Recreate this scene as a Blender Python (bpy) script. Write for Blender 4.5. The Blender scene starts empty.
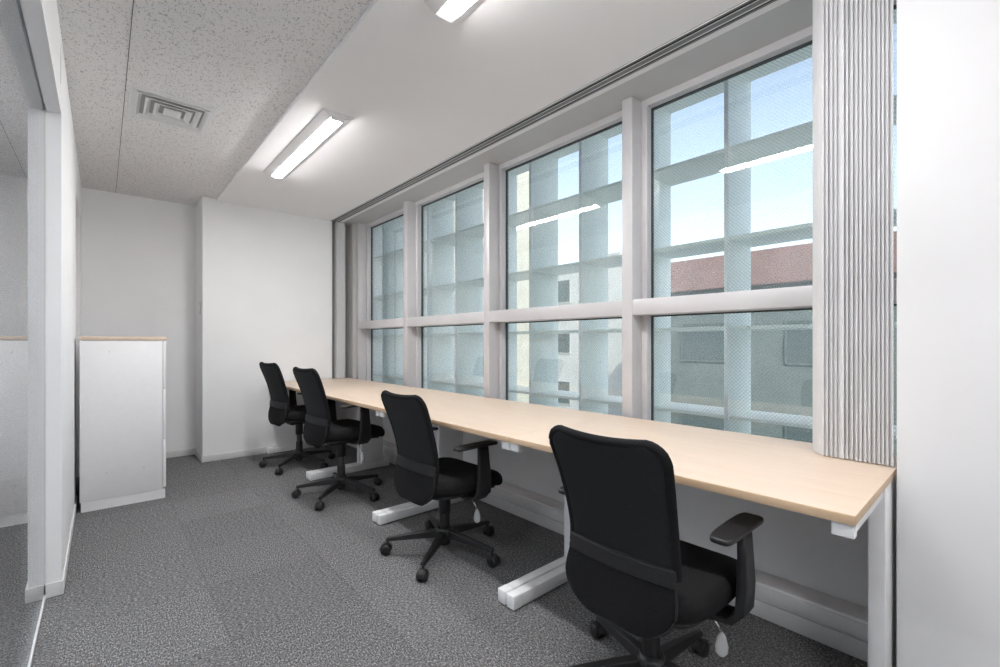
import bpy, bmesh, math, random
from mathutils import Vector, Matrix
random.seed(7)
SC = bpy.context.scene
COL = SC.collection
PI = math.pi

# ------------------------------------------------------------------ materials
def new_mat(name):
    m = bpy.data.materials.new(name); m.use_nodes = True
    nt = m.node_tree
    b = nt.nodes['Principled BSDF']
    return m, nt, b

def nd(nt, t, **kw):
    n = nt.nodes.new(t)
    for k, v in kw.items(): setattr(n, k, v)
    return n

def coords(nt, scale=(1,1,1), rot=(0,0,0)):
    tc = nd(nt, 'ShaderNodeTexCoord'); mp = nd(nt, 'ShaderNodeMapping')
    mp.inputs['Scale'].default_value = scale
    mp.inputs['Rotation'].default_value = rot
    nt.links.new(tc.outputs['Object'], mp.inputs['Vector'])
    return mp.outputs['Vector']

def ramp(nt, fac, stops):
    r = nd(nt, 'ShaderNodeValToRGB')
    e = r.color_ramp.elements
    while len(e) < len(stops): e.new(.5)
    for el, (p, c) in zip(e, stops):
        el.position = p; el.color = (*c, 1) if len(c) == 3 else c
    nt.links.new(fac, r.inputs['Fac'])
    return r.outputs['Color']

def plain(name, col, rough=.5, metal=0, var=.03, scale=30, bump=0, spec=.5, bscale=None):
    m, nt, b = new_mat(name)
    v = coords(nt)
    n = nd(nt, 'ShaderNodeTexNoise'); n.inputs['Scale'].default_value = scale; n.inputs['Detail'].default_value = 3
    nt.links.new(v, n.inputs['Vector'])
    lo = tuple(max(0, c*(1-var)) for c in col); hi = tuple(min(1, c*(1+var)) for c in col)
    c = ramp(nt, n.outputs['Fac'], [(.3, lo), (.7, hi)])
    nt.links.new(c, b.inputs['Base Color'])
    b.inputs['Roughness'].default_value = rough; b.inputs['Metallic'].default_value = metal
    b.inputs['Specular IOR Level'].default_value = spec
    if bump:
        n2 = nd(nt, 'ShaderNodeTexNoise'); n2.inputs['Scale'].default_value = bscale or scale*8
        nt.links.new(v, n2.inputs['Vector'])
        bp = nd(nt, 'ShaderNodeBump'); bp.inputs['Strength'].default_value = bump; bp.inputs['Distance'].default_value = .002
        nt.links.new(n2.outputs['Fac'], bp.inputs['Height']); nt.links.new(bp.outputs['Normal'], b.inputs['Normal'])
    return m

def emit_mat(name, col, s):
    m, nt, b = new_mat(name)
    b.inputs['Base Color'].default_value = (.9,.9,.9,1)
    b.inputs['Emission Color'].default_value = (*col, 1); b.inputs['Emission Strength'].default_value = s
    return m

def glass_mat(name, tint, wired=False, boost=1.0):
    m, nt, b = new_mat(name); nt.nodes.remove(b)
    out = nt.nodes['Material Output']
    tr = nd(nt, 'ShaderNodeBsdfTransparent'); tr.inputs['Color'].default_value = (*tint, 1)
    gl = nd(nt, 'ShaderNodeBsdfGlossy'); gl.inputs['Roughness'].default_value = .0
    fr = nd(nt, 'ShaderNodeFresnel'); fr.inputs['IOR'].default_value = 1.5
    geo = nd(nt, 'ShaderNodeNewGeometry')
    # the pane is a solid slab: keep outside IOR on both faces
    mix_ior = nd(nt, 'ShaderNodeMix'); mix_ior.data_type = 'FLOAT'
    mix_ior.inputs['A'].default_value = 1.5; mix_ior.inputs['B'].default_value = 1/1.5
    nt.links.new(geo.outputs['Backfacing'], mix_ior.inputs['Factor'])
    nt.links.new(mix_ior.outputs['Result'], fr.inputs['IOR'])
    mul = nd(nt, 'ShaderNodeMath', operation='MULTIPLY'); mul.inputs[1].default_value = boost; mul.use_clamp = True
    nt.links.new(fr.outputs['Fac'], mul.inputs[0])
    mx = nd(nt, 'ShaderNodeMixShader')
    nt.links.new(mul.outputs[0], mx.inputs['Fac']); nt.links.new(tr.outputs[0], mx.inputs[1]); nt.links.new(gl.outputs[0], mx.inputs[2])
    res = mx.outputs[0]
    if wired:
        # thin wire mesh cast in the glass, two crossing diagonals
        tc = nd(nt, 'ShaderNodeTexCoord'); sp = nd(nt, 'ShaderNodeSeparateXYZ')
        nt.links.new(tc.outputs['Object'], sp.inputs[0])
        fac = None
        for sgn in ('ADD', 'SUBTRACT'):
            a = nd(nt, 'ShaderNodeMath', operation=sgn)
            nt.links.new(sp.outputs['Y'], a.inputs[0]); nt.links.new(sp.outputs['Z'], a.inputs[1])
            p = nd(nt, 'ShaderNodeMath', operation='PINGPONG'); p.inputs[1].default_value = .009
            nt.links.new(a.outputs[0], p.inputs[0])
            l = nd(nt, 'ShaderNodeMath', operation='LESS_THAN'); l.inputs[1].default_value = .0007
            nt.links.new(p.outputs[0], l.inputs[0])
            if fac is None: fac = l.outputs[0]
            else:
                mm = nd(nt, 'ShaderNodeMath', operation='MAXIMUM')
                nt.links.new(fac, mm.inputs[0]); nt.links.new(l.outputs[0], mm.inputs[1]); fac = mm.outputs[0]
        df = nd(nt, 'ShaderNodeBsdfDiffuse'); df.inputs['Color'].default_value = (.45,.5,.5,1)
        sc = nd(nt, 'ShaderNodeMath', operation='MULTIPLY'); sc.inputs[1].default_value = .3
        nt.links.new(fac, sc.inputs[0])
        m2 = nd(nt, 'ShaderNodeMixShader'); nt.links.new(sc.outputs[0], m2.inputs['Fac'])
        nt.links.new(res, m2.inputs[1]); nt.links.new(df.outputs[0], m2.inputs[2]); res = m2.outputs[0]
    nt.links.new(res, out.inputs['Surface'])
    return m

M = {}
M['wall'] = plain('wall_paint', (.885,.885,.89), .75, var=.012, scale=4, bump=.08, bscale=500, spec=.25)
M['pier'] = plain('wall_paint_dimmed', (.73,.73,.735), .75, var=.012, scale=4, bump=.08, bscale=500, spec=.25)  # darker copy of the wall paint, tones down the lamp light on the pier
M['smooth_ceiling'] = plain('smooth_ceiling_paint', (.87,.865,.87), .8, var=.01, scale=3, spec=.2)
M['skirting'] = plain('skirting_vinyl', (.72,.72,.72), .55, var=.02)
M['panel_wall'] = plain('window_wall_paint', (.87,.87,.88), .6, var=.02, scale=5)
M['white_metal'] = plain('white_metal', (.80,.80,.81), .35, var=.015)
M['cap_white'] = plain('white_plastic_cap', (.90,.90,.91), .4, var=.01)
M['cabinet'] = plain('cabinet_white', (.84,.84,.85), .45, var=.012)
M['alu'] = plain('window_aluminium', (.62,.61,.62), .42, metal=.2, var=.02, scale=8)
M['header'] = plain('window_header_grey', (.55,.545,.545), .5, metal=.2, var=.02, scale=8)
M['gasket'] = plain('black_gasket', (.045,.055,.055), .6)
M['track'] = plain('blind_track_grey', (.22,.215,.22), .4, metal=.4, var=.05)
M['dark_slot'] = plain('dark_slot', (.015,.015,.016), .7)
M['blind'] = plain('blind_fabric', (.88,.88,.885), .7, var=.012, scale=40)
_nt = M['blind'].node_tree; _b = _nt.nodes['Principled BSDF']; _o = _nt.nodes['Material Output']
_t = nd(_nt, 'ShaderNodeBsdfTranslucent'); _t.inputs['Color'].default_value = (.86,.86,.87,1)
_m = nd(_nt, 'ShaderNodeMixShader'); _m.inputs['Fac'].default_value = .45
_nt.links.new(_b.outputs[0], _m.inputs[1]); _nt.links.new(_t.outputs[0], _m.inputs[2]); _nt.links.new(_m.outputs[0], _o.inputs['Surface'])
M['black_fabric'] = plain('black_seat_fabric', (.011,.011,.012), .9, var=.25, scale=160, bump=.5, bscale=900, spec=.2)
M['belt'] = plain('black_band_fabric', (.017,.017,.019), .6, var=.2, scale=90, bump=.25, bscale=700, spec=.35)
M['black_plastic'] = plain('black_plastic', (.014,.014,.015), .42, var=.1, scale=60, bump=.1, bscale=900)
M['column_plastic'] = plain('dark_grey_column', (.028,.028,.03), .45, var=.1)
M['chrome'] = plain('chrome', (.75,.75,.76), .18, metal=1, var=.02)
M['vent'] = plain('vent_white', (.72,.72,.725), .5, var=.015)
M['vent_dark'] = plain('vent_throat', (.36,.36,.365), .7, var=.05)
M['lamp_body'] = plain('lamp_body_white', (.80,.80,.80), .45, var=.01)
M['lamp'] = emit_mat('lamp_diffuser', (1,.99,.985), 22.5)
M['switch'] = plain('switch_plastic', (.70,.70,.70), .4)
M['door'] = plain('door_grey', (.60,.60,.61), .5, var=.02)
M['corridor'] = plain('corridor_paint', (.74,.75,.77), .8, var=.03, scale=3)
M['glass'] = glass_mat('window_glass', (.94,.98,.97), wired=True, boost=2.4)
M['partition_glass'] = glass_mat('partition_glass', (.86,.88,.90), boost=1.15)
M['outer_glass'] = glass_mat('facade_glass', (.94,.975,.965))
M['fin'] = plain('facade_pale_metal', (.86,.905,.88), .3, var=.03, scale=3)
M['cream'] = plain('cream_cladding', (.62,.60,.53), .7, var=.05, scale=2)
M['bwhite'] = plain('white_render', (.56,.57,.57), .7, var=.04, scale=1)
M['brick'] = plain('red_brown_tile', (.27,.165,.15), .7, var=.1, scale=2)
M['bgrey'] = plain('grey_render', (.15,.185,.185), .7, var=.1, scale=1)
M['bglass'] = plain('dark_window', (.10,.135,.14), .15, var=.1)
M['asphalt'] = plain('pale_paving', (.55,.55,.54), .9, var=.15, scale=1)
M['concrete'] = plain('concrete', (.45,.45,.45), .8, var=.08, scale=2)

def clear_plastic():
    m, nt, b = new_mat('clear_plastic')
    b.inputs['Base Color'].default_value = (.85,.86,.87,1); b.inputs['Roughness'].default_value = .15
    b.inputs['Alpha'].default_value = .45
    return m
M['clear'] = clear_plastic()

def mesh_fabric():
    m, nt, b = new_mat('black_mesh')
    v = coords(nt)
    n = nd(nt, 'ShaderNodeTexVoronoi'); n.inputs['Scale'].default_value = 420
    nt.links.new(v, n.inputs['Vector'])
    c = ramp(nt, n.outputs['Distance'], [(.1, (.006,.0065,.007)), (.6, (.016,.017,.019))])
    nt.links.new(c, b.inputs['Base Color']); b.inputs['Roughness'].default_value = .75; b.inputs['Specular IOR Level'].default_value = .3
    lt = nd(nt, 'ShaderNodeMath', operation='LESS_THAN'); lt.inputs[1].default_value = .12
    nt.links.new(n.outputs['Distance'], lt.inputs[0])
    a = nd(nt, 'ShaderNodeMath', operation='SUBTRACT'); a.inputs[0].default_value = 1
    nt.links.new(lt.outputs[0], a.inputs[1]); nt.links.new(a.outputs[0], b.inputs['Alpha'])
    return m
M['mesh'] = mesh_fabric()

def wood(name, a, bcol, rough=.42):
    m, nt, b = new_mat(name)
    v = coords(nt, (14, 1.1, 14))
    n = nd(nt, 'ShaderNodeTexNoise'); n.inputs['Scale'].default_value = 3; n.inputs['Detail'].default_value = 6; n.inputs['Distortion'].default_value = .6
    nt.links.new(v, n.inputs['Vector'])
    c = ramp(nt, n.outputs['Fac'], [(.3, a), (.7, bcol)])
    nt.links.new(c, b.inputs['Base Color']); b.inputs['Roughness'].default_value = rough
    return m
M['maple'] = wood('maple_top', (.67,.53,.415), (.72,.585,.465))
M['maple_edge'] = wood('maple_edge', (.58,.41,.26), (.66,.48,.32))
M['board'] = wood('cabinet_top_board', (.66,.52,.40), (.72,.58,.46))

def carpet():
    m, nt, b = new_mat('carpet_tiles')
    v = coords(nt)
    tile = nd(nt, 'ShaderNodeVectorMath', operation='SCALE'); tile.inputs['Scale'].default_value = 2.0
    off = nd(nt, 'ShaderNodeVectorMath', operation='ADD'); off.inputs[1].default_value = (.13, .03, 0)
    nt.links.new(v, off.inputs[0]); nt.links.new(off.outputs[0], tile.inputs[0])
    fl = nd(nt, 'ShaderNodeVectorMath', operation='FLOOR'); nt.links.new(tile.outputs[0], fl.inputs[0])
    wn = nd(nt, 'ShaderNodeTexWhiteNoise'); wn.noise_dimensions = '3D'; nt.links.new(fl.outputs[0], wn.inputs['Vector'])
    fr = nd(nt, 'ShaderNodeVectorMath', operation='FRACTION'); nt.links.new(tile.outputs[0], fr.inputs[0])
    sp = nd(nt, 'ShaderNodeSeparateXYZ'); nt.links.new(fr.outputs[0], sp.inputs[0])
    sp2 = nd(nt, 'ShaderNodeSeparateXYZ'); nt.links.new(fl.outputs[0], sp2.inputs[0])
    add = nd(nt, 'ShaderNodeMath', operation='ADD'); nt.links.new(sp2.outputs[0], add.inputs[0]); nt.links.new(sp2.outputs[1], add.inputs[1])
    md = nd(nt, 'ShaderNodeMath', operation='PINGPONG'); md.inputs[1].default_value = 1; nt.links.new(add.outputs[0], md.inputs[0])
    # speckled loop pile, the direction turned by a quarter from tile to tile
    cols = []
    for s in ((190, 85, 150), (85, 190, 150)):
        mp = nd(nt, 'ShaderNodeMapping'); mp.inputs['Scale'].default_value = s; nt.links.new(v, mp.inputs['Vector'])
        n = nd(nt, 'ShaderNodeTexNoise'); n.inputs['Scale'].default_value = 1.0; n.inputs['Detail'].default_value = 7; n.inputs['Roughness'].default_value = .85
        nt.links.new(mp.outputs[0], n.inputs['Vector']); cols.append(n.outputs['Fac'])
    mx = nd(nt, 'ShaderNodeMix'); mx.data_type = 'FLOAT'
    nt.links.new(md.outputs[0], mx.inputs['Factor']); nt.links.new(cols[0], mx.inputs['A']); nt.links.new(cols[1], mx.inputs['B'])
    c = ramp(nt, mx.outputs['Result'], [(.36, (.02,.02,.0205)), (.5, (.135,.134,.136)), (.64, (.58,.58,.585))])
    # tile to tile shade
    sh = nd(nt, 'ShaderNodeMapRange'); sh.inputs['To Min'].default_value = .91; sh.inputs['To Max'].default_value = 1.06
    nt.links.new(wn.outputs['Value'], sh.inputs['Value'])
    # seams
    edge = None
    for ax in (0, 1):
        p = nd(nt, 'ShaderNodeMath', operation='PINGPONG'); p.inputs[1].default_value = .5; nt.links.new(sp.outputs[ax], p.inputs[0])
        if edge is None: edge = p.outputs[0]
        else:
            mi = nd(nt, 'ShaderNodeMath', operation='MINIMUM'); nt.links.new(edge, mi.inputs[0]); nt.links.new(p.outputs[0], mi.inputs[1]); edge = mi.outputs[0]
    se = nd(nt, 'ShaderNodeMapRange'); se.inputs['From Max'].default_value = .012; se.inputs['To Min'].default_value = .82
    nt.links.new(edge, se.inputs['Value'])
    k = nd(nt, 'ShaderNodeMath', operation='MULTIPLY'); nt.links.new(sh.outputs[0], k.inputs[0]); nt.links.new(se.outputs[0], k.inputs[1])
    fin = nd(nt, 'ShaderNodeVectorMath', operation='SCALE'); nt.links.new(c, fin.inputs[0]); nt.links.new(k.outputs[0], fin.inputs['Scale'])
    nt.links.new(fin.outputs[0], b.inputs['Base Color'])
    b.inputs['Roughness'].default_value = .95; b.inputs['Specular IOR Level'].default_value = .1
    bp = nd(nt, 'ShaderNodeBump'); bp.inputs['Strength'].default_value = .6; bp.inputs['Distance'].default_value = .004
    nt.links.new(mx.outputs['Result'], bp.inputs['Height']); nt.links.new(bp.outputs['Normal'], b.inputs['Normal'])
    return m
M['carpet'] = carpet()

def acoustic():
    m, nt, b = new_mat('acoustic_ceiling_board')
    v = coords(nt)
    masks = []
    for s, r, th in (((150, 66, 1), .5, .645), ((140, 60, 1), -.7, .65), ((80, 80, 1), .2, .68), ((60,140,1), .1, .66)):
        mp = nd(nt, 'ShaderNodeMapping'); mp.inputs['Scale'].default_value = s; mp.inputs['Rotation'].default_value = (0, 0, r)
        mp.inputs['Location'].default_value = (r*7, s[0], 0)
        nt.links.new(v, mp.inputs['Vector'])
        n = nd(nt, 'ShaderNodeTexNoise'); n.inputs['Scale'].default_value = 1; n.inputs['Detail'].default_value = 1.5
        nt.links.new(mp.outputs[0], n.inputs['Vector'])
        mr = nd(nt, 'ShaderNodeMapRange'); mr.inputs['From Min'].default_value = th; mr.inputs['From Max'].default_value = th+.05
        nt.links.new(n.outputs['Fac'], mr.inputs['Value']); masks.append(mr.outputs[0])
    f = masks[0]
    for k in masks[1:]:
        mm = nd(nt, 'ShaderNodeMath', operation='MAXIMUM'); nt.links.new(f, mm.inputs[0]); nt.links.new(k, mm.inputs[1]); f = mm.outputs[0]
    c = ramp(nt, f, [(0, (.80,.79,.79)), (1, (.47,.46,.46))])
    nt.links.new(c, b.inputs['Base Color']); b.inputs['Roughness'].default_value = .9; b.inputs['Specular IOR Level'].default_value = .1
    bp = nd(nt, 'ShaderNodeBump'); bp.inputs['Strength'].default_value = .5; bp.inputs['Distance'].default_value = .003; bp.invert = True
    nt.links.new(f, bp.inputs['Height']); nt.links.new(bp.outputs['Normal'], b.inputs['Normal'])
    return m
M['acoustic'] = acoustic()

# ------------------------------------------------------------------ mesh helpers
class MB:
    def __init__(s): s.bm = bmesh.new(); s.mats = []
    def _mi(s, m):
        if m is None: return 0
        if m not in s.mats: s.mats.append(m)
        return s.mats.index(m)
    def add(s, bm2, mat=None, mtx=None):
        mi = s._mi(mat)
        if mtx is not None: bm2.transform(mtx)
        vm = {v: s.bm.verts.new(v.co) for v in bm2.verts}
        for f in bm2.faces:
            try:
                nf = s.bm.faces.new([vm[v] for v in f.verts]); nf.material_index = mi; nf.smooth = f.smooth
            except ValueError: pass
        bm2.free(); return s
    def box(s, x0, x1, y0, y1, z0, z1, bev=0, seg=2, mat=None, mtx=None):
        b = bmesh.new(); bmesh.ops.create_cube(b, size=1)
        for v in b.verts:
            v.co = Vector(((x0+x1)/2+v.co.x*(x1-x0), (y0+y1)/2+v.co.y*(y1-y0), (z0+z1)/2+v.co.z*(z1-z0)))
        if bev:
            bmesh.ops.bevel(b, geom=list(b.edges), offset=bev, segments=seg, affect='EDGES', profile=.5)
            for f in b.faces: f.smooth = True
        return s.add(b, mat, mtx)
    def loft(s, rings, mat=None, cap=True, smooth=True, closed=True):
        b = bmesh.new(); R = [[b.verts.new(p) for p in r] for r in rings]
        n = len(rings[0])
        for a, c in zip(R[:-1], R[1:]):
            for i in range(n if closed else n-1):
                f = b.faces.new((a[i], a[(i+1) % n], c[(i+1) % n], c[i])); f.smooth = smooth
        if cap:
            f = b.faces.new(list(reversed(R[0]))); f = b.faces.new(R[-1])
        bmesh.ops.recalc_face_normals(b, faces=b.faces)
        return s.add(b, mat)
    def lathe(s, prof, origin=(0,0,0), axis='Z', n=24, mat=None):
        rings = []
        for r, z in prof:
            ring = []
            for i in range(n):
                t = 2*PI*i/n; p = (r*math.cos(t), r*math.sin(t), z)
                if axis == 'Y': p = (p[0], p[2], p[1])
                if axis == 'X': p = (p[2], p[0], p[1])
                ring.append(Vector(p)+Vector(origin))
            rings.append(ring)
        return s.loft(rings, mat)
    def tube(s, pts, r, n=10, mat=None):
        pts = [Vector(p) for p in pts]; rings = []
        for i, p in enumerate(pts):
            d = (pts[min(i+1, len(pts)-1)]-pts[max(i-1, 0)]).normalized()
            up = Vector((0,0,1)) if abs(d.z) < .95 else Vector((1,0,0))
            a = d.cross(up).normalized(); c = d.cross(a)
            rr = r[i] if isinstance(r, (list, tuple)) else r
            rings.append([p+a*rr*math.cos(2*PI*k/n)+c*rr*math.sin(2*PI*k/n) for k in range(n)])
        return s.loft(rings, mat)
    def prism(s, poly, y0, y1, mat=None, plane='XZ', smooth=False):
        def P(p, t):
            return Vector((p[0], t, p[1])) if plane == 'XZ' else (Vector((t, p[0], p[1])) if plane == 'YZ' else Vector((p[0], p[1], t)))
        return s.loft([[P(p, y0) for p in poly], [P(p, y1) for p in poly]], mat, smooth=smooth)
    def build(s, name, mat, parent=None, loc=None):
        me = bpy.data.meshes.new(name); s.bm.to_mesh(me); s.bm.free()
        for m in (s.mats or [mat]): me.materials.append(m if m is not None else mat)
        o = bpy.data.objects.new(name, me); COL.objects.link(o)
        if parent is not None: o.parent = parent
        if loc: o.location = loc
        return o

def thing(name, label, cat, loc=(0,0,0), rz=0, group=None):
    o = bpy.data.objects.new(name, None); COL.objects.link(o); o.empty_display_size = .1
    o.location = loc; o.rotation_euler = (0, 0, rz)
    return tag(o, label, cat, group)
def tag(o, label, cat, group=None, kind=None):
    o['label'] = label; o['category'] = cat
    if group: o['group'] = group
    if kind: o['kind'] = kind
    return o
def struct(o, label=None, cat=None):
    o['kind'] = 'structure'
    if label: o['label'] = label; o['category'] = cat
    return o
def sbox(name, mat, *boxes, label=None, cat=None, bev=0):
    m = MB()
    for b in boxes: m.box(*b, bev=bev)
    return struct(m.build(name, mat), label, cat)

def superellipse(hx, hy, n=40, e=4.0, cx=0, cy=0):
    pts = []
    for i in range(n):
        t = 2*PI*i/n; c, s_ = math.cos(t), math.sin(t)
        pts.append((cx+hx*math.copysign(abs(c)**(2/e), c), cy+hy*math.copysign(abs(s_)**(2/e), s_)))
    return pts
def slab(mb, hx, hy, z0, z1, r, cx=0, cy=0, e=4, warp=None, mat=None, n=48):
    """rounded-edge slab on a superellipse outline; warp(x,y,z)->(x,y,z)"""
    rings = []
    prof = [(.55, z0), (.9, z0)]
    for k in range(5):
        a = PI/2*k/4; prof.append((None, (1-math.sin(a), 0, z0+r-r*math.cos(a))))
    for k in range(5):
        a = PI/2*k/4; prof.append((None, (1-math.cos(a), 0, z1-r+r*math.sin(a))))
    prof += [(.9, z1), (.55, z1), (.2, z1)]
    for a, b in prof:
        if a is not None: sx = sy = a; z = b; o = superellipse(hx*a-r*a, hy*a-r*a, n, e, cx, cy)
        else:
            ins = b[0]*r; z = b[2]; o = superellipse(hx-ins, hy-ins, n, e, cx, cy)
        ring = []
        for x, y in o:
            p = (x, y, z)
            if warp: p = warp(*p)
            ring.append(Vector(p))
        rings.append(ring)
    return mb.loft(rings, mat)

# ------------------------------------------------------------------ dimensions (metres); camera above the origin
CEIL = 2.5; ACO = 2.52
XL = -.138            # left wall face
YB = 5.5; YP = 5.08   # back wall, projecting pier
XP0, XP1 = .715, 1.945
XS = .825             # step between acoustic and smooth ceiling
XW = 2.17             # wall below the windows
XF = 2.20             # mullion fronts
XG = 2.345            # glass
YR = .2444            # end of the right-hand pier
XR = 1.86
YFRONT = -2.7

# ---- floor, ceiling, walls
sbox('floor', M['carpet'], (-1.7, 2.35, YFRONT-.1, 5.6, -.1, 0), label='dark grey speckled carpet tiles covering the office floor', cat='floor')
m = MB()
m.box(-.3, XS, YFRONT-.1, 5.6, ACO, ACO+.12, mat=M['acoustic'])
m.box(XS, 1.925, YFRONT-.1, 5.6, CEIL, CEIL+.14, mat=M['smooth_ceiling'])
m.box(2.022, 2.058, YFRONT-.1, 5.6, CEIL, CEIL+.14, mat=M['smooth_ceiling'])
m.box(1.925, 2.022, YFRONT-.1, 5.6, CEIL+.03, CEIL+.14, mat=M['smooth_ceiling'])
struct(m.build('ceiling', M['smooth_ceiling']), 'white ceiling, fissured acoustic boards beside a smooth lowered strip', 'ceiling')
# fine joint between the acoustic boards
sbox('trim_1', M['dark_slot'], (.0946, .0968, YFRONT, YB, ACO-.0012, ACO+.01))
sbox('wall_back', M['wall'], (-.3, XP0-.001, YB, 5.62, 0, ACO+.1), label='white back wall behind the low cabinet', cat='wall')
sbox('wall_pier', M['wall'], (XP0, XP1, YP, 5.62, 0, ACO+.1), label='white wall stepping forward at the far end of the desks', cat='wall')
sbox('wall_front', M['wall'], (-.3, 2.35, YFRONT-.12, YFRONT, 0, ACO+.1))
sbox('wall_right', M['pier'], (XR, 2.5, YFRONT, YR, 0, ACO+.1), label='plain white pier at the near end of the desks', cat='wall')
DOOR0, DOOR1, DH = 4.36, 5.22, 2.17
sbox('wall_left', M['wall'],
     (-.236, XL, 2.85, DOOR0, 0, ACO+.02), (-.236, XL, DOOR1, 5.62, 0, ACO+.02), (-.236, XL, DOOR0, DOOR1, 2.2, ACO+.02),
     (-.186, XL, -1.0, 2.85, DH, ACO+.02), (-.236, -.206, -1.0, 2.85, DH, ACO+.02), (-.206, -.186, -1.0, 2.85, DH+.03, ACO+.02),
     (-.236, XL, YFRONT, -1.0, 0, ACO+.02), label='white left wall with the glazed opening', cat='wall')
# far door leaf, set back in the left wall behind the cabinet
d = MB().box(-.232, -.195, DOOR0+.004, DOOR1-.004, .005, 2.196).build('door_2', M['door']); struct(d, 'grey flush door set back in the left wall beyond the cabinet', 'door')
MB().lathe([(.004,-.16),(.012,-.155),(.012,-.145),(.009,-.14),(.009,-.1)], (-.18,DOOR0+.08,1.0), 'Y', 12).build('handle', M['chrome'], d)
# glazed partition in the opening
g = MB().box(-.201, -.191, -.999, 2.848, .016, DH+.02).build('door_1', M['partition_glass']); struct(g, 'clear glass panel filling the opening in the left wall', 'glass partition')
MB().box(-.2045, -.1875, -.998, 2.849, .0, .016).build('bottom_rail', M['white_metal'], g)
MB().box(-.2035, -.1885, 2.842, 2.8498, .016, DH).build('edge_channel', M['skirting'], g)
# thin access seam on the left wall near the ceiling
sbox('trim_2', M['skirting'], (XL, XL+.002, 2.78, 2.785, 2.28, 2.45))
# corridor beyond the glass
sbox('wall_corridor', M['corridor'], (-1.7, -1.6, YFRONT, 5.6, 0, 2.5), (-1.6, -.3, YFRONT-.12, YFRONT, 0, 2.5), (-1.6, -.3, 5.5, 5.62, 0, 2.5), (-1.7, -.3, YFRONT-.1, 5.6, 2.5, 2.6))
# skirtings
def skirt(name, *boxes): return sbox(name, M['skirting'], *boxes, bev=.0015)
skirt('baseboard_back', (XL, XP0, YB-.008, YB, 0, .062))
skirt('baseboard_pier', (XP0-.008, XP1, YP-.008, YP, 0, .062), (XP0-.008, XP0, YP, YB, 0, .062))
skirt('baseboard_left', (XL, XL+.008, 2.85, DOOR0, 0, .062), (-.236, XL+.008, 2.842, 2.85, 0, .062))
skirt('baseboard_right', (XR-.006, XR, YFRONT, YR-.01, 0, .062))

# ---- wall and casing below the windows
m = MB()
m.box(XW, 2.35, YR, 5.62, 0, .64, mat=M['panel_wall'])
m.box(2.058, XW, YR, YP, .0, .138, bev=.003, mat=M['panel_wall'])
m.box(XP1+.03, XW, YP+.14, 5.3, 0, CEIL, mat=M['panel_wall'])
struct(m.build('wall_window', M['panel_wall']), 'grey white wall and low pipe casing under the windows', 'wall')
m = MB()
m.box(2.045, 2.058, YR, YP, .0, .066, bev=.0015)
m.box(2.050, 2.0578, YR, YP, .070, .128, bev=.002)
struct(m.build('baseboard_window', M['skirting']))
sbox('trim_3', M['alu'], (XW-.002, 2.36, YR, 5.2, .64, .652))     # sill
sbox('trim_12', M['track'], (XP1+.001, XP1+.03, YP+.012, YP+.13, 0, CEIL-.003))
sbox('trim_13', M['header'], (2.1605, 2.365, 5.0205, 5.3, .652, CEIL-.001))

# ---- windows: header, mullions, four lights
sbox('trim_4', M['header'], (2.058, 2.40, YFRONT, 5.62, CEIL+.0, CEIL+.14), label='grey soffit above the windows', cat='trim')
sbox('trim_5', M['alu'], (2.292, 2.37, YR, 5.1, 2.462, CEIL))
MUL = [(.165,.23), (1.398,1.463), (2.628,2.693), (3.855,3.925), (4.955,5.02)]
for i, (a, b_) in enumerate(MUL):
    o = MB().box(XF, 2.37, a, b_, .652, CEIL-.001, bev=.002).build('trim_%d' % (6+i), M['alu']); struct(o)
ZT0, ZT1 = 1.289, 1.374
for i in range(4):
    a, b_ = MUL[i][1]+.0005, MUL[i+1][0]-.0005
    lo, hi = .652, 2.462
    fr = MB()
    for (z0, z1) in ((lo, ZT0), (ZT1, hi)):
        fr.box(2.292, 2.37, a, a+.036, z0, z1, bev=.001); fr.box(2.292, 2.37, b_-.036, b_, z0, z1, bev=.001)
    fr.box(2.292, 2.37, a, b_, lo, lo+.03)
    w = fr.build('window_%d' % (4-i), M['alu'])
    struct(w, '%s tall two-part window in grey metal framing' % ['nearest, beside the blinds,', 'second nearest', 'second farthest', 'farthest, beside the pier,'][i], 'window')
    tr = MB().box(XF+.001, 2.37, a, b_, ZT0, ZT1, bev=.002).build('transom', M['alu'], w)
    for (z0, z1) in ((lo+.03, ZT0), (ZT1, hi)):
        y0, y1 = a+.036, b_-.036
        gk = MB()
        t = .0045
        gk.box(2.336, 2.355, y0, y0+t, z0, z1).box(2.336, 2.355, y1-t, y1, z0, z1)
        gk.box(2.336, 2.355, y0+t, y1-t, z1-t*1.6, z1).box(2.336, 2.355, y0+t, y1-t, z0, z0+t)
        gk.build('gasket', M['gasket'], w)
        MB().box(XG-.003, XG+.003, y0+t, y1-t, z0+t, z1-t*1.6).build('pane', M['glass'], w)

# ---- blind track in the ceiling
m = MB()
m.box(1.927, 2.020, YFRONT, 5.3, CEIL-.002, CEIL+.028, mat=M['track'])
for x in (1.949, 1.9975): m.box(x-.004, x+.004, YFRONT, 5.3, CEIL-.004, CEIL-.0019, mat=M['dark_slot'])
for x in (1.9285, 1.956, 1.990, 2.0175): m.box(x-.0018, x+.0018, YFRONT, 5.3, CEIL-.005, CEIL-.0019, mat=M['skirting'])
struct(m.build('trim_11', M['track']), 'twin-slot dark grey blind track along the ceiling', 'trim')

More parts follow.
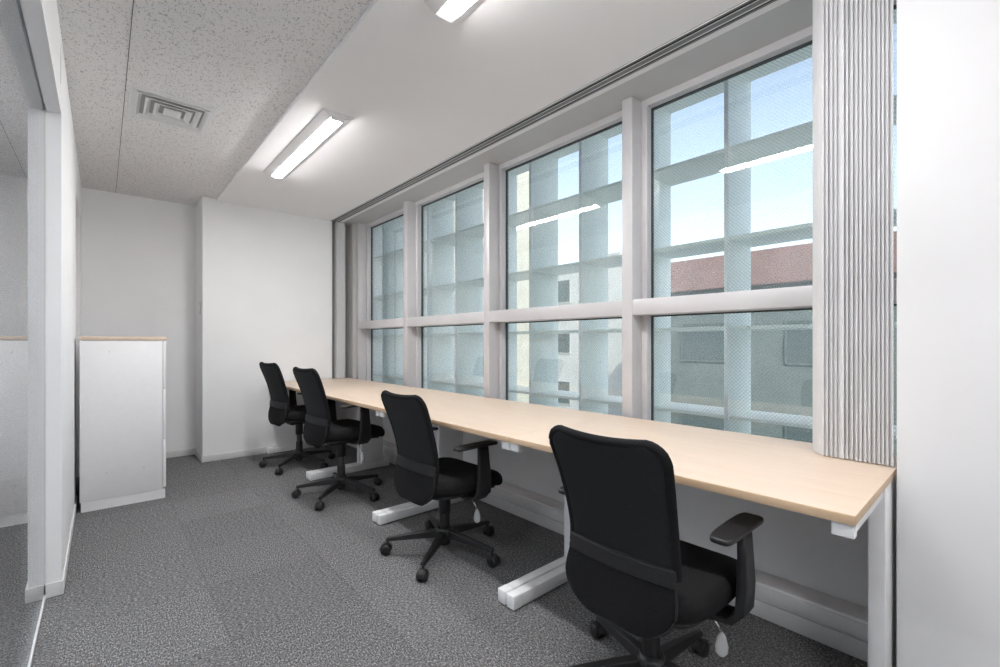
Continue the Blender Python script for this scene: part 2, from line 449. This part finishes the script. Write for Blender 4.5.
# ---- vertical blinds gathered at both ends
def slat_mesh(w, h, bow, t=.0009, n=9):
    mb = MB(); front = []; back = []
    for i in range(n):
        u = -1+2*i/(n-1); x = u*w/2; y = bow*(1-u*u)
        front.append((x, y-t)); back.append((x, y))
    poly = front+back[::-1]
    mb.loft([[Vector((p[0], p[1], 0)) for p in poly], [Vector((p[0], p[1], h)) for p in poly]], smooth=False)
    me = mb.build('slat', M['blind']); data = me.data; bpy.data.objects.remove(me); return data
SM = slat_mesh(.088, 1.757, .004)
hook = MB().lathe([(.003,0),(.003,.018)], n=8).build('hook', M['cap_white']); HM = hook.data; bpy.data.objects.remove(hook)
def blind(label, y, items):
    t = thing('vertical_blind', label, 'blind', (1.97, y, .7345), 0, 'gathered vertical blinds')
    for (x, dy, ang) in items:
        s_ = bpy.data.objects.new('slat', SM); COL.objects.link(s_); s_.parent = t; s_.location = (x, dy, 0); s_.rotation_euler = (0, 0, ang)
        h_ = bpy.data.objects.new('hook', HM); COL.objects.link(h_); h_.parent = s_; h_.location = (0, 0, 1.748)
    return t
items = [(.0, .017+.0118*k+random.uniform(-.001,.001), math.radians(37+random.uniform(-1.5,1.5))) for k in range(17)]
items[12] = (-.008, items[12][1], math.radians(52))
blind('white vertical blind slats bunched at the near end of the windows, beside the white pier', .272, items)
items = [(.06, -.03-.010*k, math.radians(2+random.uniform(-2,2))) for k in range(8)]
blind('white vertical blind slats bunched at the far corner of the windows', YP+.06, items)

# ------------------------------------------------------------------ desks
EPS = .0115
def make_desk(label, depth=.84, W=1.1992):
    t = thing('desk', label, 'desk', (0,0,0), 0, 'maple desks joined in one row under the windows')
    tp = MB()
    tp.box(0, depth, 0, W, .7065, .7300, bev=.0012, mat=M['maple_edge'])
    tp.box(.0025, depth-.002, .0004, W-.0004, .7295, .7304, mat=M['maple'])
    tp.build('tabletop', M['maple'], t)
    for y0, y1 in ((.0045, .050), (W-.0505, W-.0045)):
        MB().box(.43, .635, y0-.0015, y1-.004, .0625, .706, bev=.003).build('leg_panel', M['white_metal'], t)
        f = MB().box(.035, .70, y0, y1, .006, .062, bev=.003).build('foot', M['white_metal'], t)
        MB().box(-.012, .037, y0-.0005, y1+.0005, .005, .0635, bev=.004).build('end_cap', M['cap_white'], f)
        for gx in (.02, .66): MB().lathe([(.014,0),(.014,.007)], (gx,(y0+y1)/2,0), n=14).build('glide', M['black_plastic'], f)
        b = MB().box(.04, .72, y0+.004, y1-.004, .672, .7062, bev=.002).build('support_beam', M['white_metal'], t)
        MB().box(.012, .041, y0-.0005, y1+.0005, .670, .7064, bev=.003).build('end_cap', M['cap_white'], b)
    MB().box(.56, .576, .0535, W-.0535, .62, .70, bev=.002).build('cross_rail', M['white_metal'], t)
    return t
def copy_tree(o, parent=None):
    c = o.copy(); COL.objects.link(c)
    if parent is not None: c.parent = parent
    for ch in list(o.children): copy_tree(ch, c)
    return c
DL = ['nearest maple-topped white desk of the row, its end against the white pier',
      'second maple-topped desk from the near end, its right leg behind the nearest chair',
      'third maple-topped desk from the near end, in front of the middle windows',
      'farthest maple-topped desk of the row, meeting the far wall']
D0 = make_desk(DL[0])
for k in range(4):
    o = D0 if k == 0 else copy_tree(D0)
    y = .248+1.2*k
    o.location = (1.329-EPS*(y-.248), y, 0); o.rotation_euler = (0, 0, EPS); o['label'] = DL[k]

# ------------------------------------------------------------------ office chairs
def back_sheet(z0, z1, hw, cx, nu=17, nv=18, rt=0, rb=0, sag=0, wrap=.02, out=0, fl=0):
    """sheet facing +x; hw(z) half width, cx(z) centre line; rt/rb top/bottom corner radii"""
    rows = []
    for j in range(nv):
        v = j/(nv-1); v = .5-.5*math.cos(PI*v)
        row = []
        z_ = z0+(z1-z0)*v
        w = hw(z_)
        if rt and z1-z_ < rt: q = rt-(z1-z_); w -= rt-math.sqrt(max(rt*rt-q*q, 0))
        if rb and z_-z0 < rb: q = rb-(z_-z0); w -= rb-math.sqrt(max(rb*rb-q*q, 0))
        for i in range(nu):
            u = -1+2*i/(nu-1)
            y = u*w
            zz = z_ + sag*(u*u-1)*max(0, (v-.6)/.4) + fl*max(0,(v-.6)/.4)*abs(u)**3
            row.append(Vector((cx(z_)+wrap*u*u-out, y, zz)))
        rows.append(row)
    return rows
def sheet_obj(name, rows, mat, parent, thick, sub=1):
    b = bmesh.new(); V = [[b.verts.new(p) for p in r] for r in rows]
    for j in range(len(V)-1):
        for i in range(len(V[0])-1):
            f = b.faces.new((V[j][i], V[j][i+1], V[j+1][i+1], V[j+1][i])); f.smooth = True
    bmesh.ops.recalc_face_normals(b, faces=b.faces)
    me = bpy.data.meshes.new(name); b.to_mesh(me); b.free(); me.materials.append(mat)
    o = bpy.data.objects.new(name, me); COL.objects.link(o); o.parent = parent
    s_ = o.modifiers.new('thickness', 'SOLIDIFY'); s_.thickness = thick; s_.offset = 0
    u = o.modifiers.new('round', 'SUBSURF'); u.levels = sub; u.render_levels = sub
    return o
def lerp(tab, z):
    for (a, va), (c, vc) in zip(tab[:-1], tab[1:]):
        if z <= c:
            k = [p[0] for p in tab].index(a); t = max(0, (z-a)/(c-a))
            def sl(i):
                p, q = tab[max(i-1, 0)], tab[min(i+1, len(tab)-1)]
                return (q[1]-p[1])/(q[0]-p[0])
            h = c-a; t2, t3 = t*t, t*t*t
            return (2*t3-3*t2+1)*va+(t3-2*t2+t)*h*sl(k)+(-2*t3+3*t2)*vc+(t3-t2)*h*sl(k+1)
    return tab[-1][1]
CX = lambda z: lerp([(.33,-.218), (.43,-.20), (.52,-.187), (.60,-.197), (.72,-.230), (.88,-.290)], z)
HW = lambda z: lerp([(.33,.168), (.42,.184), (.50,.174), (.58,.172), (.72,.180), (.88,.197)], z)

def make_chair(label):
    t = thing('office_chair', label, 'chair', (0,0,0), 0, 'black mesh task chairs along the desks')
    UP = []                                            # pieces that rise with the seat
    # backrest
    br = sheet_obj('backrest', back_sheet(.500, .874, HW, CX, rt=.055, nv=26, wrap=.012, sag=.008), M['mesh'], t, .022); UP.append(br)
    # padded rim round the mesh
    rows = back_sheet(.500, .874, HW, CX, rt=.055, nv=26, wrap=.012, sag=.008)
    path = [r[0] for r in rows]+rows[-1][1:-1]+[r[-1] for r in rows[::-1]]
    MB().tube(path, .0135, 8).build('rim', M['black_fabric'], br)
    lc = sheet_obj('lumbar_cover', back_sheet(.338, .515, HW, CX, rb=.075, out=.004), M['black_fabric'], t, .034); UP.append(lc)
    rows = back_sheet(.338, .50, HW, CX, rb=.075, out=.004)
    path = [r[0] for r in rows[::-1]]+rows[0][1:-1]+[r[-1] for r in rows]
    MB().tube([p+Vector((-.014,0,0)) for p in path], .004, 6).build('piping', M['belt'], lc)
    b = sheet_obj('waist_band', back_sheet(.478, .532, lambda z: HW(z)+.006, CX, nv=6, out=.005), M['belt'], t, .044); UP.append(b)
    # spine behind the seat
    sp = MB(); sp.loft([[Vector((x+dx, y, z)) for dx, y in ((-.012,-.035), (.012,-.035), (.012,.035), (-.012,.035))]
                        for x, z in ((-.165,.44), (-.15,.38), (-.11,.345), (.0,.338))]); UP.append(sp.build('back_bracket', M['black_plastic'], t))
    # seat: waterfall front edge, dished top
    def warp(x, y, z):
        f = max(0, (x-.12)/.15); z2 = z-.042*f*f
        z2 += -.012*max(0, 1-((x+.02)/.2)**2-(y/.2)**2)*(1 if z > .40 else 0)
        return (x, y*(1-.06*max(0, -(x)/.22)), z2)
    s_ = MB(); slab(s_, .245, .238, .372, .452, .034, cx=.035, e=4.2, warp=warp); seat = s_.build('seat', M['black_fabric'], t); UP.append(seat)
    s_ = MB(); slab(s_, .215, .205, .355, .376, .009, cx=.03, e=4.2, warp=lambda x,y,z: (x,y,z-.036*max(0,(x-.12)/.15)**2)); s_.build('seat_pan', M['black_plastic'], seat)
    # mechanism
    k = MB(); k.box(-.10, .10, -.06, .06, .312, .356, bev=.012); UP.append(k.build('tilt_mechanism', M['black_plastic'], t))
    # armrests
    for sy in (-1, 1):
        a = MB(); rings = []
        for (x, y, z, hw_, th) in ((.03,.09,.340,.040,.010), (.035,.17,.338,.042,.010), (.042,.240,.346,.044,.012), (.048,.264,.372,.045,.014),
                                   (.050,.268,.45,.040,.015), (.048,.267,.53,.034,.013), (.046,.264,.614,.030,.012)):
            tilt = {0:0, 1:0}.get(0)
            ring = []
            lean = 0 if z > .40 else 1
            for i in range(16):
                tt = 2*PI*i/16; c, s2 = math.cos(tt), math.sin(tt)
                ex = math.copysign(abs(c)**.32, c)*hw_; ey = math.copysign(abs(s2)**.32, s2)*th
                if y < .2: ring.append(Vector((x+ex, sy*y, z+ey)))
                elif y < .25: ring.append(Vector((x+ex, sy*(y-ey*.7), z+ey*.7)))
                else: ring.append(Vector((x+ex, sy*(y-ey), z)))
            rings.append(ring)
        a.loft(rings); arm = a.build('armrest', M['black_plastic'], t); UP.append(arm)
        pd = MB()
        slab(pd, .130, .034, .614, .630, .006, cx=.002, cy=sy*.262, e=6, n=44,
             warp=lambda x,y,z: (x, sy*.262+(y-sy*.262)*(1-.22*max(0,(-x-.0)/.17)**2), z-.004*(x/.13)**2))
        pd.build('arm_pad', M['black_plastic'], arm)
    # gas lift
    g_ = MB().lathe([(.022,.08),(.022,.20),(.022,.345)], n=16).build('piston', M['column_plastic'], t)
    cv = MB().lathe([(.026,.10),(.029,.11),(.029,.215),(.026,.225)], n=20).build('column_foot', M['black_plastic'], t)
    cv2 = MB().lathe([(.032,.215),(.032,.33),(.028,.345)], n=20).build('column_cover', M['column_plastic'], t); UP.append(cv2)
    MB().lathe([(.027,.045),(.029,.055),(.029,.10)], n=16).build('column_end', M['black_plastic'], t)
    # height lever with clear paddle, on the sitter's right
    lv = MB().tube([(.05,-.06,.335), (.05,-.12,.333), (.055,-.165,.318), (.06,-.185,.285), (.065,-.192,.262)], .0035, 8).build('lever', M['chrome'], t); UP.append(lv)
    pdl = MB(); rings = []
    for (z, w) in ((.270,.004), (.255,.012), (.225,.019), (.205,.017), (.196,.008)):
        rings.append([Vector((.066-.5*w*math.cos(2*PI*i/12)+.005*math.sin(2*PI*i/12), -.194+.87*w*math.cos(2*PI*i/12)+.003*math.sin(2*PI*i/12), z)) for i in range(12)])
    pdl.loft(rings).build('lever_paddle', M['clear'], lv)
    # five star base
    hub = MB().lathe([(.036,.075),(.046,.085),(.046,.125),(.034,.14)], n=24).build('base_hub', M['black_plastic'], t)
    BASE = [hub]
    lm = None
    for k_ in range(5):
        an = 2*PI*k_/5
        if lm is None:
            l = MB(); rings = []
            for (r, z, hw_, hh) in ((.03,.108,.024,.020), (.10,.102,.021,.018), (.20,.092,.017,.014), (.285,.083,.014,.0105), (.312,.080,.013,.009)):
                rings.append([Vector((r, y, zz)) for y, zz in ((-hw_,z-hh), (-hw_*.75,z+hh), (hw_*.75,z+hh), (hw_,z-hh))])
            l.loft(rings, smooth=False)
            leg = l.build('base_leg', M['black_plastic'], t); lm = leg.data
            bv = leg.modifiers.new('edge', 'BEVEL'); bv.width = .004; bv.segments = 2
            cs = MB()
            # fork, hood and two wheels of one caster, trailing a little
            cs.lathe([(.006,.045),(.006,.078)], (.303,0,0), n=10)
            for s2 in (-1, 1):
                y0, y1 = sorted((s2*.005, s2*.025))
                cs.lathe([(.010,y0),(.0255,y0+.002),(.0275,y0+.006),(.0275,y1-.006),(.0255,y1-.002),(.010,y1)], (.312,0,.0275), 'Y', 22)
            hood = [(.312+.031*math.cos(q), .0285+.031*math.sin(q)) for q in [math.radians(d_) for d_ in range(-10, 195, 15)]]
            hood += [(.312+.027*math.cos(q), .0285+.027*math.sin(q)) for q in [math.radians(d_) for d_ in range(190, -15, -15)]]
            cs.prism(hood, -.015, .015)
            cst = cs.build('caster', M['black_plastic'], leg); cm = cst.data
        else:
            leg2 = leg.copy(); COL.objects.link(leg2); leg2.parent = t
            c2 = cst.copy(); COL.objects.link(c2); c2.parent = leg2
            leg2.rotation_euler = (0, 0, an)
            BASE.append(leg2); continue
        BASE.append(leg)
    for o in UP: o['rise'] = 1
    for o in BASE[1:]: o['base'] = 1
    return t
CL = ['nearest black mesh office chair, back turned to the camera, at the near desk',
      'second nearest black mesh office chair, seen three-quarter from behind at the low seat height',
      'black mesh office chair raised high, third from the camera, beside the farthest chair',
      'farthest black mesh office chair, beside the far wall']
C0 = make_chair(CL[0])
#          x     y    facing  lift  base angle
CH = [(1.33, .776, 1, 0, -3), (1.40, 2.05, 2, 0, 0), (1.34, 3.32, 4, .075, 6), (1.37, 4.37, 6, .075, 6)]
chairs = [C0]+[copy_tree(C0) for _ in CH[1:]]
for o, lab, (x, y, a, lift, ba) in zip(chairs, CL, CH):
    o.location = (x, y, 0); o.rotation_euler = (0, 0, math.radians(a)); o['label'] = lab
    for ch in o.children:
        if ch.get('rise'): ch.location.z += lift
        if ch.get('base'): ch.rotation_euler.z += math.radians(ba-a)
for o in list(COL.objects):
    for k in ('rise', 'base'):
        if k in o: del o[k]

# ------------------------------------------------------------------ low cabinet of lateral drawers (drawers face the room)
CX0, CX1, CY0, CY1 = -.112, .332, 4.11, 5.00
t = thing('cabinet', 'low white drawer cabinet with a pale wood top by the left wall', 'cabinet', ((CX0+CX1)/2, (CY0+CY1)/2, 0))
ox, oy = (CX0+CX1)/2, (CY0+CY1)/2
hx, hy = (CX1-CX0)/2, (CY1-CY0)/2
MB().box(-hx, hx, -hy, hy, .066, 1.15, bev=.0015).build('body', M['cabinet'], t)
MB().box(-hx+.006, hx+.016, -hy+.002, hy-.006, 0, .066).build('plinth', M['cabinet'], t)
MB().box(-hx-.004, hx+.024, -hy-.004, hy+.004, 1.153, 1.178, bev=.0015).build('top_board', M['board'], t)
for z0, z1 in ((.080,.428), (.432,.796), (.800,1.146)):
    dr = MB().box(hx+.002, hx+.021, -hy+.002, hy-.002, z0, z1, bev=.0015).build('drawer', M['cabinet'], t)
    MB().box(hx+.021, hx+.031, -.07, .07, z1-.06, z1-.045, bev=.003).build('handle', M['alu'], dr)
for x, z in ((-.085,.245), (.115,.245), (-.07,1.075)):
    MB().lathe([(.006,-hy-.0008),(.005,-hy-.0015)], (x,0,z), 'Y', 12).build('screw_cap', M['skirting'], t)

# ------------------------------------------------------------------ wall switch on the pier's side
t = thing('wall_switch', 'small white switch plate on the side of the stepped wall', 'switch', (XP0, 5.2, 1.47))
MB().box(-.009, 0, -.035, .035, -.06, .06, bev=.003).build('plate', M['switch'], t)
MB().box(-.013, -.009, -.013, .013, -.032, .032, bev=.0015).build('rocker', M['cap_white'], t)

# ------------------------------------------------------------------ ceiling lamps
def lamp(label, y0, y1):
    t = thing('ceiling_light', label, 'ceiling light', (1.055, (y0+y1)/2, CEIL), 0, 'batten lights on the smooth ceiling')
    L = (y1-y0)/2
    prof = [(-.090, 0), (-.088, -.006), (-.040, -.030), (.040, -.030), (.088, -.006), (.090, 0)]
    MB().prism(prof, -L, L).build('housing', M['lamp_body'], t)
    pr = [(.037*math.cos(q), -.0305-.013*math.sin(q)) for q in [PI*k/10 for k in range(11)]]
    d_ = MB().prism(pr, -L+.025, L-.05, smooth=True).build('diffuser', M['lamp'], t)
    e = MB()
    e.box(-.038, .038, -L+.004, -L+.024, -.042, -.030, bev=.003)
    e.build('end_cap', M['lamp_body'], t)
    return t
lamp('far lit batten light on the ceiling, shown whole', 2.655, 3.96)
lamp('near lit batten light cut by the top of the picture', .25, 1.555)
t = lamp('added fill light, out of view on the acoustic ceiling behind the camera', -2.0, -.7); t.location.x = .34; t.location.z = ACO  # unseen lamp added as fill, set away from the pier
for y0 in (.6, 3.2):
    t = lamp('%s added fill light, out of view in the corridor beyond the glass panel' % ('near' if y0 < 1 else 'far'), y0, y0+1.3); t.location.x = -.95  # unseen corridor lamps added to lift the dark area under the desks

# ------------------------------------------------------------------ ceiling air vent
t = thing('ceiling_vent', 'white rectangular air vent in the acoustic ceiling', 'vent', (.315, 3.325, ACO))
def ring_box(mb, x, y, w, z0, z1, s=0):
    """mitred sloping rectangular louver ring: outer half sizes x,y at z1, inner at z0 lower"""
    o = [(-x,-y),(x,-y),(x,y),(-x,y)]
    def R(dx, z): return [Vector((math.copysign(abs(a)-dx, a), math.copysign(abs(c)-dx, c), z)) for a, c in o]
    mb.loft([R(0, z1), R(s, z0), R(s+w, z0), R(w, z1), R(0, z1)], cap=False, smooth=False)
m = MB(); ring_box(m, .20, .20, .035, -.010, -.0005, .006); m.build('frame', M['vent'], t)
m = MB(); m.box(-.168, .168, -.168, .168, -.0024, -.0012); m.build('throat', M['vent_dark'], t)
for (x, y) in ((.158,.158), (.115,.118), (.072,.078)):
    m = MB(); ring_box(m, x, y, .010, -.020, -.003, -.018); m.build('louver', M['vent'], t)
MB().box(-.042, .042, -.05, .05, -.019, -.012, bev=.002).build('centre_plate', M['vent'], t)

# ------------------------------------------------------------------ outside: egg-crate facade screen
PIT = .6045; GX0, GX1 = 3.10, 3.47
t = thing('facade_screen', 'pale egg-crate sun screen of fins and shelves outside the windows', 'facade screen', (GX0, 0, 0))
ys = [1.2546+PIT*k for k in range(-5, 12)]
zs = [2.414+.59*k for k in range(-9, 6)]
for y in ys:
    fn = MB().box(0, GX1-GX0, y-.011, y+.011, zs[0], zs[-1]).build('fin', M['fin'], t)
    MB().box(-.022, -.0005, y-.014, y+.014, zs[0], zs[-1], bev=.002).build('edge_highlight', M['cap_white'], fn)  # white strip stands in for the bright highlight along the fin edge
for z in zs: MB().box(.001, GX1-GX0-.001, ys[0], ys[-1], z-.011, z+.011).build('shelf', M['fin'], t)
# own building above and below the room
m = MB()
m.box(-6, 2.55, -14, 12, 2.7, 9); m.box(-6, 2.36, -14, 12, -7, -.12)
m.box(2.36, 3.06, -3, 9, -.9, -.72)
struct(m.build('wall_exterior', M['concrete']))
struct(MB().box(-20, 80, -60, 80, -7.2, -7.0).build('ground', M['asphalt']))
# ---- neighbouring buildings
def building(label, x0, x1, y0, y1, z1, wall, band=None, floors=3.2, win=1.6, z0=-7.0, name='building', frame=None):
    b = thing(name, label, 'building', ((x0+x1)/2, (y0+y1)/2, z0))
    hx_, hy_, H = (x1-x0)/2, (y1-y0)/2, z1-z0
    MB().box(-hx_, hx_, -hy_, hy_, 0, H).build('wall', wall, b)
    MB().box(-hx_-.12, hx_+.12, -hy_-.12, hy_+.12, H, H+.18).build('parapet', M['concrete'] if band is None else band, b)
    if band is not None:
        MB().box(-hx_-.25, hx_+.25, -hy_-.25, hy_+.25, H-1.0, H-.001).build('roof_band', band, b)
    z = 1.0; n = 0
    top = H-(1.6 if band is None else 2.3)
    while z+1.5 < top+1.2:
        k = int((2*hy_-1)//(win*1.6))
        for i in range(k):
            yy = -hy_+1+(i+.5)*(2*hy_-2)/k
            f = MB().box(-hx_-.06, -hx_+.02, yy-win/2, yy+win/2, z, z+1.5).build('window', frame or wall, b)
            MB().box(-hx_-.07, -hx_-.055, yy-win/2+.07, yy+win/2-.07, z+.07, z+1.43).build('window_pane', M['bglass'], f)
        k = int((2*hx_-1)//(win*1.6))
        for i in range(k):
            xx = -hx_+.8+(i+.5)*(2*hx_-1.6)/k
            f = MB().box(xx-win/2, xx+win/2, -hy_-.06, -hy_+.02, z, z+1.5).build('window', frame or wall, b)
            MB().box(xx-win/2+.07, xx+win/2-.07, -hy_-.07, -hy_-.055, z+.07, z+1.43).build('window_pane', M['bglass'], f)
        z += floors
    return b
rb = building('low grey building with a red-brown roof band across the street', 17, 23, -6, 10.3, 4.1, M['bgrey'], M['brick'], win=2.2)
MB().tube([(-2.6,-1.4,11.1),(-2.6,-1.4,13.2)], .03, 8).build('mast', M['bgrey'], rb)
wb = building('white building glimpsed through the second nearest window', 22, 28, 14.0, 21.5, 5.6, M['bwhite'])
MB().box(-1.5, 1.0, -2.0, .5, 12.78, 13.6).build('roof_unit', M['concrete'], wb)
building('tall cream building glimpsed through the middle windows', 11.0, 14.5, 14.2, 22, 9.9, M['cream'])
building('pale building wing beyond the far windows', 5.0, 9.4, 11.5, 17, 4.2, M['bwhite'])

# ------------------------------------------------------------------ light and camera
w = bpy.data.worlds.new('sky'); SC.world = w; w.use_nodes = True
nt = w.node_tree; bg = nt.nodes['Background']
sky = nd(nt, 'ShaderNodeTexSky'); sky.sky_type = 'NISHITA'; sky.sun_disc = False
sky.sun_elevation = math.radians(42); sky.sun_rotation = math.radians(215); sky.air_density = 1.0; sky.dust_density = 2.0; sky.ozone_density = 1.5
hs = nd(nt, 'ShaderNodeHueSaturation'); hs.inputs['Saturation'].default_value = .66
nt.links.new(sky.outputs[0], hs.inputs['Color']); nt.links.new(hs.outputs[0], bg.inputs['Color']); bg.inputs['Strength'].default_value = .094
sl = bpy.data.lights.new('sun', 'SUN'); sl.energy = .75; sl.angle = math.radians(1); sl.color = (1,.95,.86)
so = bpy.data.objects.new('sun', sl); COL.objects.link(so)
sd = Vector((.55, .62, -.62)).normalized()
so.rotation_euler = sd.to_track_quat('-Z', 'Y').to_euler()

cd = bpy.data.cameras.new('camera'); co = bpy.data.objects.new('camera', cd); COL.objects.link(co)
F_PX, VP = 453.0, 398.0
th = math.atan(VP/F_PX)
co.location = (0, 0, 1.14)
co.rotation_euler = (PI/2, 0, -th)
cd.sensor_fit = 'HORIZONTAL'; cd.sensor_width = 36; cd.lens = F_PX/1000*36
cd.shift_y = .0085; cd.clip_start = .01; cd.clip_end = 300
SC.camera = co

SC.view_settings.view_transform = 'Standard'; SC.view_settings.look = 'None'
SC.view_settings.gamma = 1; SC.view_settings.use_curve_mapping = False
SC.view_settings.exposure = 2.12
SC.cycles.use_denoising = True; SC.cycles.denoising_prefilter = 'NONE'
SC.cycles.max_bounces = 10; SC.cycles.diffuse_bounces = 6; SC.cycles.glossy_bounces = 5; SC.cycles.transparent_max_bounces = 16
SC.cycles.sample_clamp_indirect = 20
